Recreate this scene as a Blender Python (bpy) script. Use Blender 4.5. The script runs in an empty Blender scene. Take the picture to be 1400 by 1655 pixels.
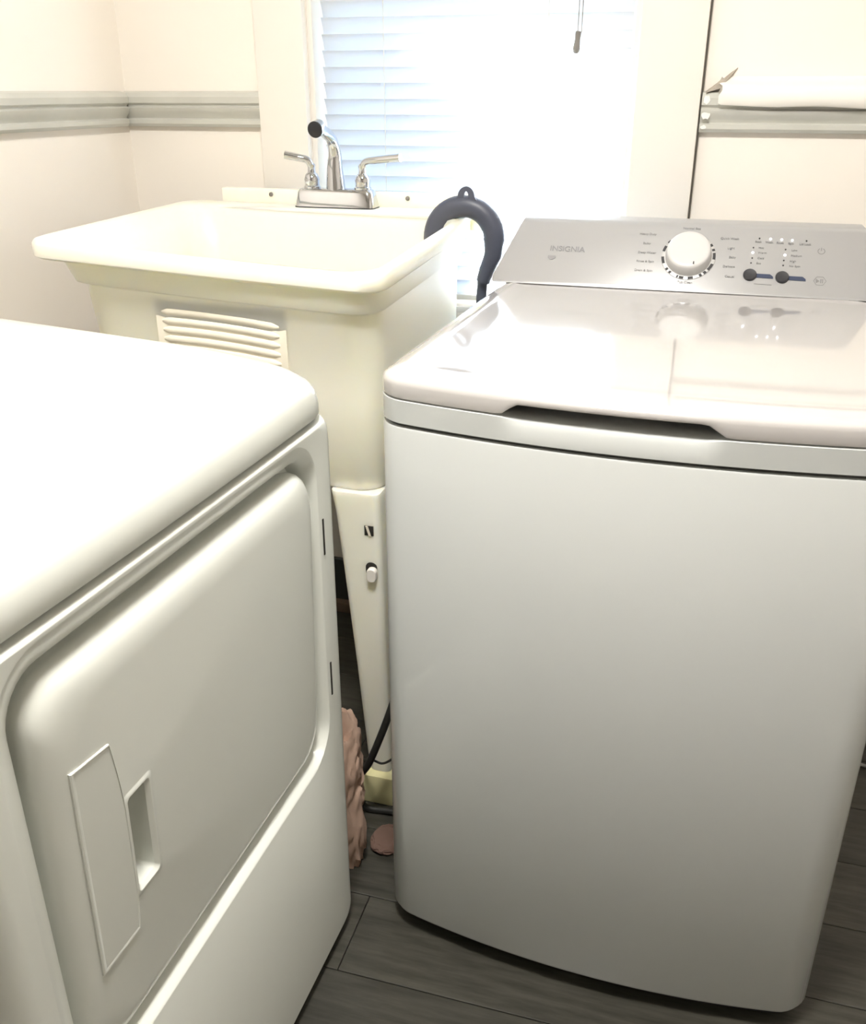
import bpy, bmesh, math, random
from mathutils import Vector, Matrix, noise

random.seed(7)
SC = bpy.context.scene
COL = SC.collection
PI = math.pi
R = math.radians

# ------------------------------------------------------------------ camera
cam_d = bpy.data.cameras.new('camera')
cam = bpy.data.objects.new('camera', cam_d)
COL.objects.link(cam)
PITCH, YAW = R(24.4), R(16.0)
cam.location = (0, 0, 1.25)
fw = Vector((-math.sin(YAW) * math.cos(PITCH), math.cos(YAW) * math.cos(PITCH), -math.sin(PITCH)))
rt = Vector((math.cos(YAW), math.sin(YAW), 0))
up = rt.cross(fw)
cam.matrix_world = Matrix((
    (rt.x, up.x, -fw.x, 0), (rt.y, up.y, -fw.y, 0), (rt.z, up.z, -fw.z, 1.25), (0, 0, 0, 1)))
cam_d.sensor_fit = 'VERTICAL'
cam_d.sensor_height = 24.0
cam_d.lens = 1500.0 / 1655.0 * 24.0
cam_d.clip_start = 0.02
SC.camera = cam

# ------------------------------------------------------------------ sky, sun, exposure
world = bpy.data.worlds.new('sky')
SC.world = world
world.use_nodes = True
nt = world.node_tree
nt.nodes['Background'].inputs['Color'].default_value = (0.17, 0.43, 1.0, 1)
nt.nodes['Background'].inputs['Strength'].default_value = 9.5

sun_d = bpy.data.lights.new('sun', 'SUN')
sun_d.energy = 90.0
sun_d.angle = R(0.6)
sun_d.color = (1.0, 0.95, 0.86)
sun = bpy.data.objects.new('sun', sun_d)
COL.objects.link(sun)
SUN_DIR = Vector((-0.15, -0.80, -0.52)).normalized()      # the way the light travels
sun.rotation_euler = SUN_DIR.to_track_quat('-Z', 'Y').to_euler()

vs = SC.view_settings
vs.view_transform = 'Standard'
vs.look = 'None'
vs.gamma = 1.0
vs.use_curve_mapping = False
vs.exposure = 0.62
LAMP_W = 29.0


# ------------------------------------------------------------------ materials
def mat(name, col, rough=0.5, metal=0.0, coat=0.0, vary=0.0, scale=8.0, bump=0.0, trans=0.0, spec=0.5):
    m = bpy.data.materials.new(name)
    m.use_nodes = True
    t = m.node_tree
    b = t.nodes['Principled BSDF']
    b.inputs['Base Color'].default_value = (*col, 1)
    b.inputs['Roughness'].default_value = rough
    b.inputs['Metallic'].default_value = metal
    b.inputs['Coat Weight'].default_value = coat
    b.inputs['Coat Roughness'].default_value = 0.04
    b.inputs['Specular IOR Level'].default_value = spec
    if vary > 0 or bump > 0:
        tc = t.nodes.new('ShaderNodeTexCoord')
        nz = t.nodes.new('ShaderNodeTexNoise')
        nz.inputs['Scale'].default_value = scale
        nz.inputs['Detail'].default_value = 6
        t.links.new(tc.outputs['Object'], nz.inputs['Vector'])
        if vary > 0:
            mx = t.nodes.new('ShaderNodeMix')
            mx.data_type = 'RGBA'
            mx.inputs[6].default_value = (*[c * (1 - vary) for c in col], 1)
            mx.inputs[7].default_value = (*[min(1, c * (1 + vary)) for c in col], 1)
            t.links.new(nz.outputs['Fac'], mx.inputs[0])
            t.links.new(mx.outputs[2], b.inputs['Base Color'])
        if bump > 0:
            bp = t.nodes.new('ShaderNodeBump')
            bp.inputs['Strength'].default_value = bump
            bp.inputs['Distance'].default_value = 0.002
            t.links.new(nz.outputs['Fac'], bp.inputs['Height'])
            t.links.new(bp.outputs['Normal'], b.inputs['Normal'])
    return m


def mat_translucent(name, col, tcol, fac):
    m = bpy.data.materials.new(name)
    m.use_nodes = True
    t = m.node_tree
    out = t.nodes['Material Output']
    b = t.nodes['Principled BSDF']
    b.inputs['Base Color'].default_value = (*col, 1)
    b.inputs['Roughness'].default_value = 0.45
    tr = t.nodes.new('ShaderNodeBsdfTranslucent')
    tr.inputs['Color'].default_value = (*tcol, 1)
    mx = t.nodes.new('ShaderNodeMixShader')
    mx.inputs[0].default_value = fac
    t.links.new(b.outputs[0], mx.inputs[1])
    t.links.new(tr.outputs[0], mx.inputs[2])
    t.links.new(mx.outputs[0], out.inputs[0])
    return m


def mat_glass(name):
    m = bpy.data.materials.new(name)
    m.use_nodes = True
    t = m.node_tree
    out = t.nodes['Material Output']
    t.nodes.remove(t.nodes['Principled BSDF'])
    tr = t.nodes.new('ShaderNodeBsdfTransparent')
    tr.inputs['Color'].default_value = (0.95, 0.97, 0.97, 1)
    gl = t.nodes.new('ShaderNodeBsdfGlossy')
    gl.inputs['Roughness'].default_value = 0.02
    fr = t.nodes.new('ShaderNodeFresnel')
    fr.inputs['IOR'].default_value = 1.45
    mx = t.nodes.new('ShaderNodeMixShader')
    t.links.new(fr.outputs[0], mx.inputs[0])
    t.links.new(tr.outputs[0], mx.inputs[1])
    t.links.new(gl.outputs[0], mx.inputs[2])
    t.links.new(mx.outputs[0], out.inputs[0])
    return m


def mat_plank():
    m = bpy.data.materials.new('vinyl_plank')
    m.use_nodes = True
    t = m.node_tree
    b = t.nodes['Principled BSDF']
    b.inputs['Roughness'].default_value = 0.42
    tc = t.nodes.new('ShaderNodeTexCoord')
    oi = t.nodes.new('ShaderNodeObjectInfo')
    mp = t.nodes.new('ShaderNodeMapping')
    mp.inputs['Scale'].default_value = (3.0, 26.0, 1.0)
    ad = t.nodes.new('ShaderNodeVectorMath')
    ad.operation = 'ADD'
    t.links.new(tc.outputs['Object'], ad.inputs[0])
    sc = t.nodes.new('ShaderNodeVectorMath')
    sc.operation = 'SCALE'
    sc.inputs[0].default_value = (13.0, 7.0, 3.0)
    t.links.new(oi.outputs['Random'], sc.inputs['Scale'])
    t.links.new(sc.outputs[0], ad.inputs[1])
    t.links.new(ad.outputs[0], mp.inputs['Vector'])
    nz = t.nodes.new('ShaderNodeTexNoise')
    nz.inputs['Scale'].default_value = 2.2
    nz.inputs['Detail'].default_value = 8
    nz.inputs['Roughness'].default_value = 0.65
    t.links.new(mp.outputs[0], nz.inputs['Vector'])
    rp = t.nodes.new('ShaderNodeValToRGB')
    e = rp.color_ramp.elements
    e[0].position = 0.30
    e[0].color = (0.026, 0.025, 0.019, 1)
    e[1].position = 0.72
    e[1].color = (0.082, 0.078, 0.064, 1)
    t.links.new(nz.outputs['Fac'], rp.inputs['Fac'])
    hs = t.nodes.new('ShaderNodeHueSaturation')
    mr = t.nodes.new('ShaderNodeMapRange')
    mr.inputs['To Min'].default_value = 0.8
    mr.inputs['To Max'].default_value = 1.2
    t.links.new(oi.outputs['Random'], mr.inputs['Value'])
    t.links.new(mr.outputs[0], hs.inputs['Value'])
    t.links.new(rp.outputs[0], hs.inputs['Color'])
    t.links.new(hs.outputs[0], b.inputs['Base Color'])
    return m


M = dict(
    wall=mat('cream_wall_paint', (0.92, 0.87, 0.80), 0.75, vary=0.015, scale=3, bump=0.08),
    ceiling=mat('ceiling_paint', (0.90, 0.87, 0.80), 0.8, vary=0.02),
    casing=mat('white_trim_paint', (0.85, 0.815, 0.755), 0.4, vary=0.015, scale=5),
    rail=mat('grey_green_rail_paint', (0.58, 0.58, 0.53), 0.4, vary=0.12, scale=9),
    chip=mat('worn_white_paint', (0.86, 0.86, 0.82), 0.6, vary=0.05, scale=40),
    gap=mat('dark_joint', (0.10, 0.09, 0.075), 0.8, vary=0.2),
    base=mat('dark_baseboard_paint', (0.055, 0.06, 0.062), 0.5, vary=0.2, scale=12),
    shoe=mat('brown_shoe_moulding', (0.20, 0.14, 0.10), 0.5, vary=0.2, scale=14),
    paper=mat('peeling_paper', (0.93, 0.90, 0.84), 0.7, vary=0.02, scale=20, bump=0.2),
    tear=mat('torn_paper_shadow', (0.45, 0.40, 0.34), 0.9, vary=0.25, scale=60),  # grey-brown takes in the shadow of the torn crack
    enamel=mat('white_enamel', (0.60, 0.622, 0.613), 0.25, coat=0.6, vary=0.004, scale=2),
    dryer=mat('dryer_enamel', (0.74, 0.76, 0.71), 0.28, coat=0.5, vary=0.004, scale=2),
    lid=mat('glossy_lid', (0.55, 0.53, 0.52), 0.10, coat=1.0),
    silver=mat('silver_grey_plastic', (0.42, 0.42, 0.425), 0.35, metal=0.15, vary=0.01),
    darkbase=mat('charcoal_plinth', (0.03, 0.03, 0.034), 0.6, vary=0.1),
    seam=mat('seam_shade_fill', (0.06, 0.06, 0.055), 0.8, vary=0.1),  # dark colour puts in the shade of the open seams
    knob=mat('white_knob_plastic', (0.62, 0.615, 0.61), 0.35),
    ring=mat('silver_ring', (0.62, 0.62, 0.62), 0.3, metal=0.5),
    mark=mat('black_print', (0.03, 0.03, 0.033), 0.5),
    print=mat('grey_print', (0.22, 0.22, 0.22), 0.6),
    logo=mat('grey_logo_print', (0.26, 0.26, 0.27), 0.4),
    button=mat('black_button', (0.03, 0.03, 0.035), 0.35),
    bar=mat('blue_black_bar', (0.045, 0.06, 0.11), 0.3),
    tub=mat('cream_tub_plastic', (0.98, 0.925, 0.80), 0.35, vary=0.01, scale=4),
    ribbed=mat('cream_ribbed_plastic', (0.97, 0.91, 0.77), 0.35),
    foot=mat('yellowed_foot', (0.78, 0.74, 0.42), 0.5, vary=0.08, scale=12),
    hole=mat('opening_shade', (0.02, 0.018, 0.015), 0.9, vary=0.1),  # near-black colour stands for the shade inside openings
    tan=mat('tan_tab', (0.80, 0.74, 0.62), 0.5, vary=0.03),
    chrome=mat('chrome', (0.62, 0.63, 0.66), 0.07, metal=1.0),
    black=mat('black_rubber', (0.012, 0.013, 0.018), 0.45, vary=0.1),
    guide=mat('slate_plastic', (0.075, 0.083, 0.115), 0.42, vary=0.1, scale=30),
    cord=mat('white_cord', (0.80, 0.78, 0.70), 0.8, vary=0.05),
    tassel=mat('grey_tassel', (0.22, 0.205, 0.19), 0.5, vary=0.1),
    bead=mat('brown_bead_cord', (0.35, 0.31, 0.25), 0.6, vary=0.1),
    slat=mat_translucent('blind_slat', (0.84, 0.84, 0.84), (0.83, 0.88, 0.96), 0.44),
    glass=mat_glass('window_glass'),
    rag=mat('pink_beige_cloth', (0.56, 0.39, 0.30), 0.9, vary=0.3, scale=14, bump=0.5),
    scrap=mat('dull_pink_cloth', (0.15, 0.09, 0.07), 0.9, vary=0.2, scale=30),
    cable=mat('black_cable', (0.02, 0.02, 0.018), 0.5, vary=0.1),
    greycable=mat('grey_cable', (0.35, 0.35, 0.34), 0.5, vary=0.1),
    lawn=mat('lawn', (0.20, 0.28, 0.12), 0.9, vary=0.3, scale=2),
    blocker=mat('sun_blocker_grey', (0.45, 0.47, 0.50), 0.8, vary=0.05),  # for the added sun blockers outside
    plank=mat_plank(),
)
_b = M['tub'].node_tree.nodes['Principled BSDF']
_b.inputs['Subsurface Weight'].default_value = 0.85
_b.inputs['Subsurface Radius'].default_value = (1.0, 0.92, 0.75)
_b.inputs['Subsurface Scale'].default_value = 0.02
led = bpy.data.materials.new('lit_indicator')
led.use_nodes = True
_b = led.node_tree.nodes['Principled BSDF']
_b.inputs['Base Color'].default_value = (1, 1, 1, 1)
_b.inputs['Emission Color'].default_value = (1, 1, 1, 1)
_b.inputs['Emission Strength'].default_value = 3.0
M['led'] = led
opal = bpy.data.materials.new('opal_diffuser')
opal.use_nodes = True
_b = opal.node_tree.nodes['Principled BSDF']
_b.inputs['Base Color'].default_value = (1, 0.95, 0.86, 1)
_b.inputs['Emission Color'].default_value = (1, 0.93, 0.82, 1)
_b.inputs['Emission Strength'].default_value = 4.0
M['opal'] = opal


# ------------------------------------------------------------------ mesh helpers
def build(name, bm, m, parent=None, smooth=40, kind=None, label=None):
    bmesh.ops.recalc_face_normals(bm, faces=bm.faces)
    me = bpy.data.meshes.new(name)
    bm.to_mesh(me)
    bm.free()
    me.materials.append(M[m])
    if smooth:
        for p in me.polygons:
            p.use_smooth = True
        me.set_sharp_from_angle(angle=R(smooth))
    o = bpy.data.objects.new(name, me)
    COL.objects.link(o)
    if parent is not None:
        o.parent = parent
    if kind:
        o['kind'] = kind
    if label:
        o['label'] = label
    return o


def thing(name, label, cat, loc=(0, 0, 0), rz=0.0, group=None):
    o = bpy.data.objects.new(name, None)
    o.empty_display_size = 0.05
    COL.objects.link(o)
    o.location = loc
    o.rotation_euler = (0, 0, rz)
    o['label'] = label
    o['category'] = cat
    if group:
        o['group'] = group
    return o


def box(bm, lo, hi, bev=0.0, seg=2):
    n = bmesh.new()
    x0, y0, z0 = lo
    x1, y1, z1 = hi
    v = [n.verts.new(p) for p in [(x0, y0, z0), (x1, y0, z0), (x1, y1, z0), (x0, y1, z0),
                                  (x0, y0, z1), (x1, y0, z1), (x1, y1, z1), (x0, y1, z1)]]
    for f in [(0, 3, 2, 1), (4, 5, 6, 7), (0, 1, 5, 4), (1, 2, 6, 5), (2, 3, 7, 6), (3, 0, 4, 7)]:
        n.faces.new([v[i] for i in f])
    if bev > 0:
        bmesh.ops.bevel(n, geom=list(n.edges), offset=bev, segments=seg, affect='EDGES', profile=0.6)
    merge(bm, n)


def merge(bm, n):
    me = bpy.data.meshes.new('tmp')
    n.to_mesh(me)
    n.free()
    bm.from_mesh(me)
    bpy.data.meshes.remove(me)


def loft(bm, rings, cap0=True, cap1=True, closed=True):
    vs_ = [[bm.verts.new(p) for p in r] for r in rings]
    n = len(rings[0])
    for a, b in zip(vs_[:-1], vs_[1:]):
        for i in range(n if closed else n - 1):
            j = (i + 1) % n
            try:
                bm.faces.new((a[i], a[j], b[j], b[i]))
            except ValueError:
                pass
    if cap0:
        bm.faces.new(list(reversed(vs_[0])))
    if cap1:
        bm.faces.new(vs_[-1])


def rrect(u0, u1, v0, v1, r, ns=10, nc=6):
    """closed 2-D rounded rectangle, same point count for the same ns, nc"""
    r = max(1e-5, min(r, (u1 - u0) / 2 - 1e-6, (v1 - v0) / 2 - 1e-6))
    pts = []
    cs = [(u1 - r, v0 + r, -90), (u1 - r, v1 - r, 0), (u0 + r, v1 - r, 90), (u0 + r, v0 + r, 180)]
    for k, (cu, cv, a0) in enumerate(cs):
        for i in range(nc + 1):
            a = R(a0 + 90 * i / nc)
            pts.append((cu + r * math.cos(a), cv + r * math.sin(a)))
        nx = cs[(k + 1) % 4]
        a = R(a0 + 90)
        p = (cu + r * math.cos(a), cv + r * math.sin(a))
        q = (nx[0] + r * math.cos(R(nx[2])), nx[1] + r * math.sin(R(nx[2])))
        for i in range(1, ns):
            t = i / ns
            pts.append((p[0] + (q[0] - p[0]) * t, p[1] + (q[1] - p[1]) * t))
    return pts


def tube(bm, pts, rad, n=10, cap=True):
    """round tube along points; rad a number or a list; sections may be (ra, rb) along normal and binormal"""
    P = [Vector(p) for p in pts]
    rings = []
    prev = None
    for i, p in enumerate(P):
        t = (P[min(i + 1, len(P) - 1)] - P[max(i - 1, 0)]).normalized()
        if prev is None:
            a = Vector((0, 0, 1)) if abs(t.z) < 0.9 else Vector((0, 1, 0))
            nrm = (a - t * a.dot(t)).normalized()
        else:
            nrm = (prev - t * prev.dot(t)).normalized()
        prev = nrm
        b = t.cross(nrm)
        r = rad[i] if isinstance(rad, (list, tuple)) else rad
        ra, rb = r if isinstance(r, (list, tuple)) else (r, r)
        rings.append([p + nrm * (ra * math.cos(2 * PI * k / n)) + b * (rb * math.sin(2 * PI * k / n)) for k in range(n)])
    loft(bm, rings, cap, cap)


def lathe(bm, prof, origin=(0, 0, 0), axis=(0, 0, 1), n=24):
    ax = Vector(axis).normalized()
    a = Vector((1, 0, 0)) if abs(ax.x) < 0.9 else Vector((0, 1, 0))
    u = (a - ax * a.dot(ax)).normalized()
    v = ax.cross(u)
    o = Vector(origin)
    loft(bm, [[o + ax * h + u * (r * math.cos(2 * PI * k / n)) + v * (r * math.sin(2 * PI * k / n)) for k in range(n)]
              for r, h in prof])


def bez(p, n=10):
    """smooth (Catmull-Rom) path through points"""
    P = [Vector(q) for q in p]
    P = [P[0] * 2 - P[1]] + P + [P[-1] * 2 - P[-2]]
    out = []
    for i in range(1, len(P) - 2):
        for k in range(n):
            t = k / n
            a, b, c, d = P[i - 1:i + 3]
            out.append(0.5 * (2 * b + (c - a) * t + (2 * a - 5 * b + 4 * c - d) * t * t + (3 * b - a - 3 * c + d) * t ** 3))
    out.append(P[-2])
    return out


def B(name, lo, hi, m, parent=None, bev=0.0, kind=None, label=None):
    bm = bmesh.new()
    box(bm, lo, hi, bev)
    return build(name, bm, m, parent, kind=kind, label=label)


# ------------------------------------------------------------------ room shell
XL, XR, YB, YF, ZC = -1.29, 1.25, 2.0, -2.4, 2.42
OX0, OX1, OZ0, OZ1 = -0.845, -0.165, 0.80, 1.98          # window opening
WT = 0.14

floor = B('floor', (XL - WT, YF - WT, -0.12), (XR + WT, YB + WT, -0.006), 'gap', kind='structure')
# vinyl planks laid along x, one object each, sharing six cut lengths
PW, PL = 0.152, 0.914
row = 0
y = YF
plank_mesh = {}


def plank(x0, x1, y0, y1):
    key = (round(x1 - x0, 3), round(y1 - y0, 3))
    if key not in plank_mesh:
        bm = bmesh.new()
        w, d = key[0] / 2 - 0.0008, key[1] / 2 - 0.0008
        loft(bm, [[(-w, -d, -0.006), (w, -d, -0.006), (w, d, -0.006), (-w, d, -0.006)],
                  [(-w, -d, -0.0008), (w, -d, -0.0008), (w, d, -0.0008), (-w, d, -0.0008)],
                  [(-w + .001, -d + .001, 0), (w - .001, -d + .001, 0), (w - .001, d - .001, 0), (-w + .001, d - .001, 0)]])
        bmesh.ops.recalc_face_normals(bm, faces=bm.faces)
        me = bpy.data.meshes.new('plank')
        bm.to_mesh(me)
        bm.free()
        me.materials.append(M['plank'])
        plank_mesh[key] = me
    o = bpy.data.objects.new('plank', plank_mesh[key])
    COL.objects.link(o)
    o.parent = floor
    o.location = ((x0 + x1) / 2, (y0 + y1) / 2, 0)


while y < YB - 0.01:
    y1 = min(y + PW, YB)
    x = XL - [0.2, 0.55, 0.05, 0.7, 0.38][row % 5]
    while x < XR - 0.01:
        a, b = max(x, XL), min(x + PL, XR)
        if b - a > 0.03:
            plank(a, b, y, y1)
        x += PL
    y = y1
    row += 1

bm = bmesh.new()
box(bm, (XL, YB, 0), (OX0, YB + WT, ZC))
box(bm, (OX1, YB, 0), (XR, YB + WT, ZC))
box(bm, (OX0, YB, 0), (OX1, YB + WT, OZ0))
box(bm, (OX0, YB, OZ1), (OX1, YB + WT, ZC))
wall_back = build('wall_back', bm, 'wall', kind='structure', smooth=0)
B('wall_left', (XL - WT, YF - WT, 0), (XL, YB + WT, ZC), 'wall', kind='structure')
B('wall_right', (XR, YF - WT, 0), (XR + WT, YB + WT, ZC), 'wall', kind='structure')
B('wall_front', (XL, YF - WT, 0), (XR, YF, ZC), 'wall', kind='structure')
B('ceiling', (XL - WT, YF - WT, ZC), (XR + WT, YB + WT, ZC + 0.12), 'ceiling', kind='structure')

# chair rail: a moulded profile (out from the wall, height) swept along each wall
RAIL = [(0.0, 1.178), (0.012, 1.178), (0.016, 1.184), (0.016, 1.192), (0.010, 1.195), (0.012, 1.199), (0.018, 1.206),
        (0.021, 1.216), (0.014, 1.219), (0.014, 1.222), (0.020, 1.226), (0.020, 1.238), (0.014, 1.247), (0.0, 1.250)]


def rail(name, p0, p1, out):
    bm = bmesh.new()
    p0, p1, out = Vector(p0), Vector(p1), Vector(out)
    loft(bm, [[p + out * d + Vector((0, 0, h)) for d, h in RAIL] for p in (p0, p1)])
    return build(name, bm, 'rail', kind='structure', smooth=25)


rail('trim_1', (XL, YB - 0.022, 0), (XL, YF, 0), (1, 0, 0))
rail('trim_2', (XL, YB, 0), (-0.955, YB, 0), (0, -1, 0))
rail_r = rail('trim_3', (-0.040, YB, 0), (XR, YB, 0), (0, -1, 0))
# scraped white paint left on the end of the right-hand rail
for (x0, x1, z0, z1, y0) in [(-0.038, -0.024, 1.226, 1.243, 0.0215), (-0.038, -0.022, 1.201, 1.214, 0.0215),
                             (-0.038, -0.026, 1.183, 1.191, 0.0175)]:
    bm = bmesh.new()
    pts = []
    for k in range(12):
        a = 2 * PI * k / 12
        q = 1 + random.uniform(-.25, .2)
        pts.append(((x0 + x1) / 2 + (x1 - x0) / 2 * q * math.cos(a), (z0 + z1) / 2 + (z1 - z0) / 2 * q * math.sin(a)))
    loft(bm, [[(u, YB - y0 + 0.006, w) for u, w in pts], [(u, YB - y0, w) for u, w in pts]])
    build('paint_patch', bm, 'chip', rail_r, label='scraped white paint patch')

# window casing
for k, (x0, x1, z0, z1) in enumerate([(-0.955, OX0, 0.775, OZ1 + 0.11), (OX1, -0.043, 0.775, OZ1 + 0.11),
                                      (-0.955, -0.043, OZ1, OZ1 + 0.11)]):
    if k == 2:
        x0, x1 = OX0, OX1
    B('trim_%d' % (4 + k), (x0, YB - 0.022, z0), (x1, YB, z1), 'casing', bev=0.004, kind='structure')
B('trim_7', (-0.0428, YB - 0.010, 0.62), (-0.0395, YB, ZC), 'gap', kind='structure')          # dark strip for the shade in the open joint beside the casing
B('trim_8', (OX0 - 0.10, YB - 0.045, OZ0 - 0.05), (-0.045, YB - 0.0225, OZ0 - 0.025), 'casing', bev=0.004, kind='structure')

# baseboard and shoe moulding
B('baseboard_back', (XL, YB - 0.016, 0.03), (XR, YB, 0.147), 'base', bev=0.003, kind='structure')
B('trim_9', (XL, YB - 0.034, 0.0), (XR, YB, 0.030), 'shoe', bev=0.005, kind='structure')
B('baseboard_left', (XL, YF, 0.0), (XL + 0.016, YB - 0.035, 0.147), 'base', bev=0.003, kind='structure')
B('baseboard_right', (XR - 0.016, YF, 0.0), (XR, YB - 0.035, 0.147), 'base', bev=0.003, kind='structure')

# window: jamb liner, two sashes, panes
win = bpy.data.objects.new('window_1', None)
COL.objects.link(win)
win.location = ((OX0 + OX1) / 2, YB + 0.09, OZ0)
win['kind'] = 'structure'


def wpart(name, boxes, m, bev=0.002):
    bm = bmesh.new()
    for lo, hi in boxes:
        box(bm, tuple(Vector(lo) - win.location), tuple(Vector(hi) - win.location), bev)
    return build(name, bm, m, win)


wpart('jamb', [((OX0, YB + .001, OZ0), (OX0 + .012, YB + WT, OZ1)), ((OX1 - .012, YB + .001, OZ0), (OX1, YB + WT, OZ1)),
               ((OX0 + .012, YB + .001, OZ0), (OX1 - .012, YB + WT, OZ0 + .014)),
               ((OX0 + .012, YB + .001, OZ1 - .012), (OX1 - .012, YB + WT, OZ1))], 'casing')
SX0, SX1 = OX0 + .0125, OX1 - .0125
ZM = 1.47
for nm, z0, z1, yy in (('lower_sash', OZ0 + .0145, ZM, YB + .075), ('upper_sash', ZM - .03, OZ1 - .0125, YB + .105)):
    s = wpart(nm, [((SX0, yy, z0), (SX0 + .035, yy + .028, z1)), ((SX1 - .035, yy, z0), (SX1, yy + .028, z1)),
                   ((SX0 + .035, yy, z0), (SX1 - .035, yy + .028, z0 + .04)), ((SX0 + .035, yy, z1 - .032), (SX1 - .035, yy + .028, z1))], 'casing')
    bm = bmesh.new()
    box(bm, tuple(Vector((SX0 + .034, yy + .012, z0 + .039)) - win.location), tuple(Vector((SX1 - .034, yy + .015, z1 - .031)) - win.location))
    build('pane', bm, 'glass', s)

# outside: ground, plus an added eave and screen, unseen, that shade the blind
B('ground', (-14, YB + WT + .01, -0.6), (14, 26, -0.45), 'lawn', kind='structure')
B('added_shade_eave', (-6, YB + WT + .01, 2.25), (6, YB + WT + 1.31, 2.36), 'blocker', kind='structure')  # added out of view, depth set to shade the top of the blind
bm = bmesh.new()
pw = [(-4, -.5), (-.29, -.5), (-.29, 1.92), (-.43, 2.01), (-.67, 2.24), (-4, 2.24)]
loft(bm, [[(a, yy, b) for a, b in pw] for yy in (3.10, 3.18)])
build('added_sun_screen', bm, 'blocker', kind='structure', smooth=0)  # unseen panel, added and cut to shade the left part of the blind

# ------------------------------------------------------------------ ceiling lamp
LX, LY = -0.22, 0.52
lamp = thing('ceiling_lamp', 'round white flush ceiling lamp with an opal bowl', 'ceiling lamp', (LX, LY, ZC))
bm = bmesh.new()
lathe(bm, [(0.17, 0.0), (0.18, -0.01), (0.18, -0.03), (0.165, -0.035)], n=40)
build('base', bm, 'casing', lamp)
bm = bmesh.new()
lathe(bm, [(0.160, -0.0355), (0.158, -0.05), (0.14, -0.07), (0.10, -0.085), (0.04, -0.092)], n=40)
build('opal_bowl', bm, 'opal', lamp)
ld = bpy.data.lights.new('lamp_light', 'AREA')
ld.shape = 'DISK'
ld.size = 0.34
ld.energy = LAMP_W
ld.color = (1.0, 0.965, 0.91)
lo = bpy.data.objects.new('lamp_light', ld)
COL.objects.link(lo)
lo.location = (LX, LY, ZC - 0.10)

# ------------------------------------------------------------------ peeling paper on the right of the window
flap_prof = [(0.0005, 1.275), (0.004, 1.270), (0.012, 1.2655), (0.022, 1.2625), (0.031, 1.259), (0.036, 1.252), (0.037, 1.238),
             (0.034, 1.224), (0.031, 1.2225), (0.033, 1.236), (0.031, 1.248), (0.026, 1.255), (0.017, 1.258), (0.008, 1.263), (0.0003, 1.268)]
bm = bmesh.new()
rings = []
N = 60
for i in range(N + 1):
    x = -0.008 + (XR + 0.004) * i / N
    x = min(x, XR - 0.001)
    k = max(0.0, 1 - i / 5.0)
    ring = []
    for j, (d, z) in enumerate(flap_prof):
        w = noise.noise(Vector((x * 9, j * .4, 3))) * 0.0025
        low = 1 if z < 1.262 else 0
        zz = z + (w + 0.004 * k * (z < 1.24) + (-0.005 + 0.006 * math.sin(x * 5 + 1.2)) * (z < 1.23)) * low
        dd = d * (1 - 0.25 * k) + abs(w) * 0.5
        ring.append((x + (0.004 * math.sin(j * 1.7) if i == 0 else 0), YB - 0.0002 - dd - (0.0 if z > 1.255 else 0.0), zz))
    rings.append(ring)
loft(bm, rings)
flap = build('peeled_paper', bm, 'paper', wall_back, smooth=50, label='peeling white paper edge curling out over the right rail')
bm = bmesh.new()
loft(bm, [[(-0.036, YB - .0005, 1.249), (-0.005, YB - .0005, 1.254), (0.018, YB - .0005, 1.288), (0.010, YB - .0005, 1.284)],
          [(-0.034, YB - .020, 1.247), (-0.010, YB - .014, 1.254), (0.018, YB - .004, 1.290), (0.004, YB - .006, 1.279)]])
build('torn_scrap', bm, 'tear', wall_back, smooth=0, label='torn corner of the paper, the shadow of its crack coloured in grey')

# ------------------------------------------------------------------ window blind
BX0, BX1, BY = -0.822, -0.183, YB + 0.030
blind = thing('window_blind', 'white horizontal mini blind lowered in the window, closed slats', 'blind', ((BX0 + BX1) / 2, BY, OZ0 + .03))
bl = Vector(blind.location)
bm = bmesh.new()
box(bm, tuple(Vector((BX0, BY - .014, 1.925)) - bl), tuple(Vector((BX1, BY + .014, 1.965)) - bl), .003)
build('headrail', bm, 'casing', blind)
bm = bmesh.new()
box(bm, tuple(Vector((BX0, BY - .012, 0.826)) - bl), tuple(Vector((BX1, BY + .012, 0.838)) - bl), .003)
build('bottom_rail', bm, 'casing', blind)
PITCH_S, SW, TILT = 0.0305, 0.0365, R(-66)
bm = bmesh.new()
pr = []
for k in range(7):
    s = -1 + 2 * k / 6
    u = s * SW / 2
    w = 0.0022 * (1 - s * s)
    pr.append((u * math.cos(TILT) - w * math.sin(TILT), u * math.sin(TILT) + w * math.cos(TILT)))
hl = (BX1 - BX0) / 2
th = 0.0007
ringA = [(q[0], q[1]) for q in pr] + [(q[0] + th * math.sin(TILT), q[1] - th * math.cos(TILT)) for q in reversed(pr)]
loft(bm, [[(-hl, a, b) for a, b in ringA], [(hl, a, b) for a, b in ringA]])
slat0 = build('slat', bm, 'slat', blind, smooth=30)
zs = 0.8528
i = 0
while zs < 1.918:
    o = slat0 if i == 0 else slat0.copy()
    if i:
        COL.objects.link(o)
    o.parent = blind
    o.location = Vector((0, BY, zs)) - Vector((0, bl.y, bl.z))
    o.rotation_euler = (R(random.uniform(-1.5, 1.5)), R(random.uniform(-.12, .12)), 0)
    zs += PITCH_S
    i += 1
for xc in (-0.684, -0.345):
    bm = bmesh.new()
    for dy in (-.0125, .0125):
        tube(bm, [Vector((xc, BY + dy, z)) - bl for z in (0.83, 1.3, 1.6, 1.93)], 0.0009, 6)
    build('ladder_cord', bm, 'cord', blind)
bm = bmesh.new()
for dx in (-.0035, .0035):
    tube(bm, bez([Vector((-0.281 + dx, BY - .030, z)) - bl + Vector((0.003 * (z - 1.35), 0, 0)) for z in (1.352, 1.45, 1.6, 1.93)], 5), 0.0011, 6)
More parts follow.
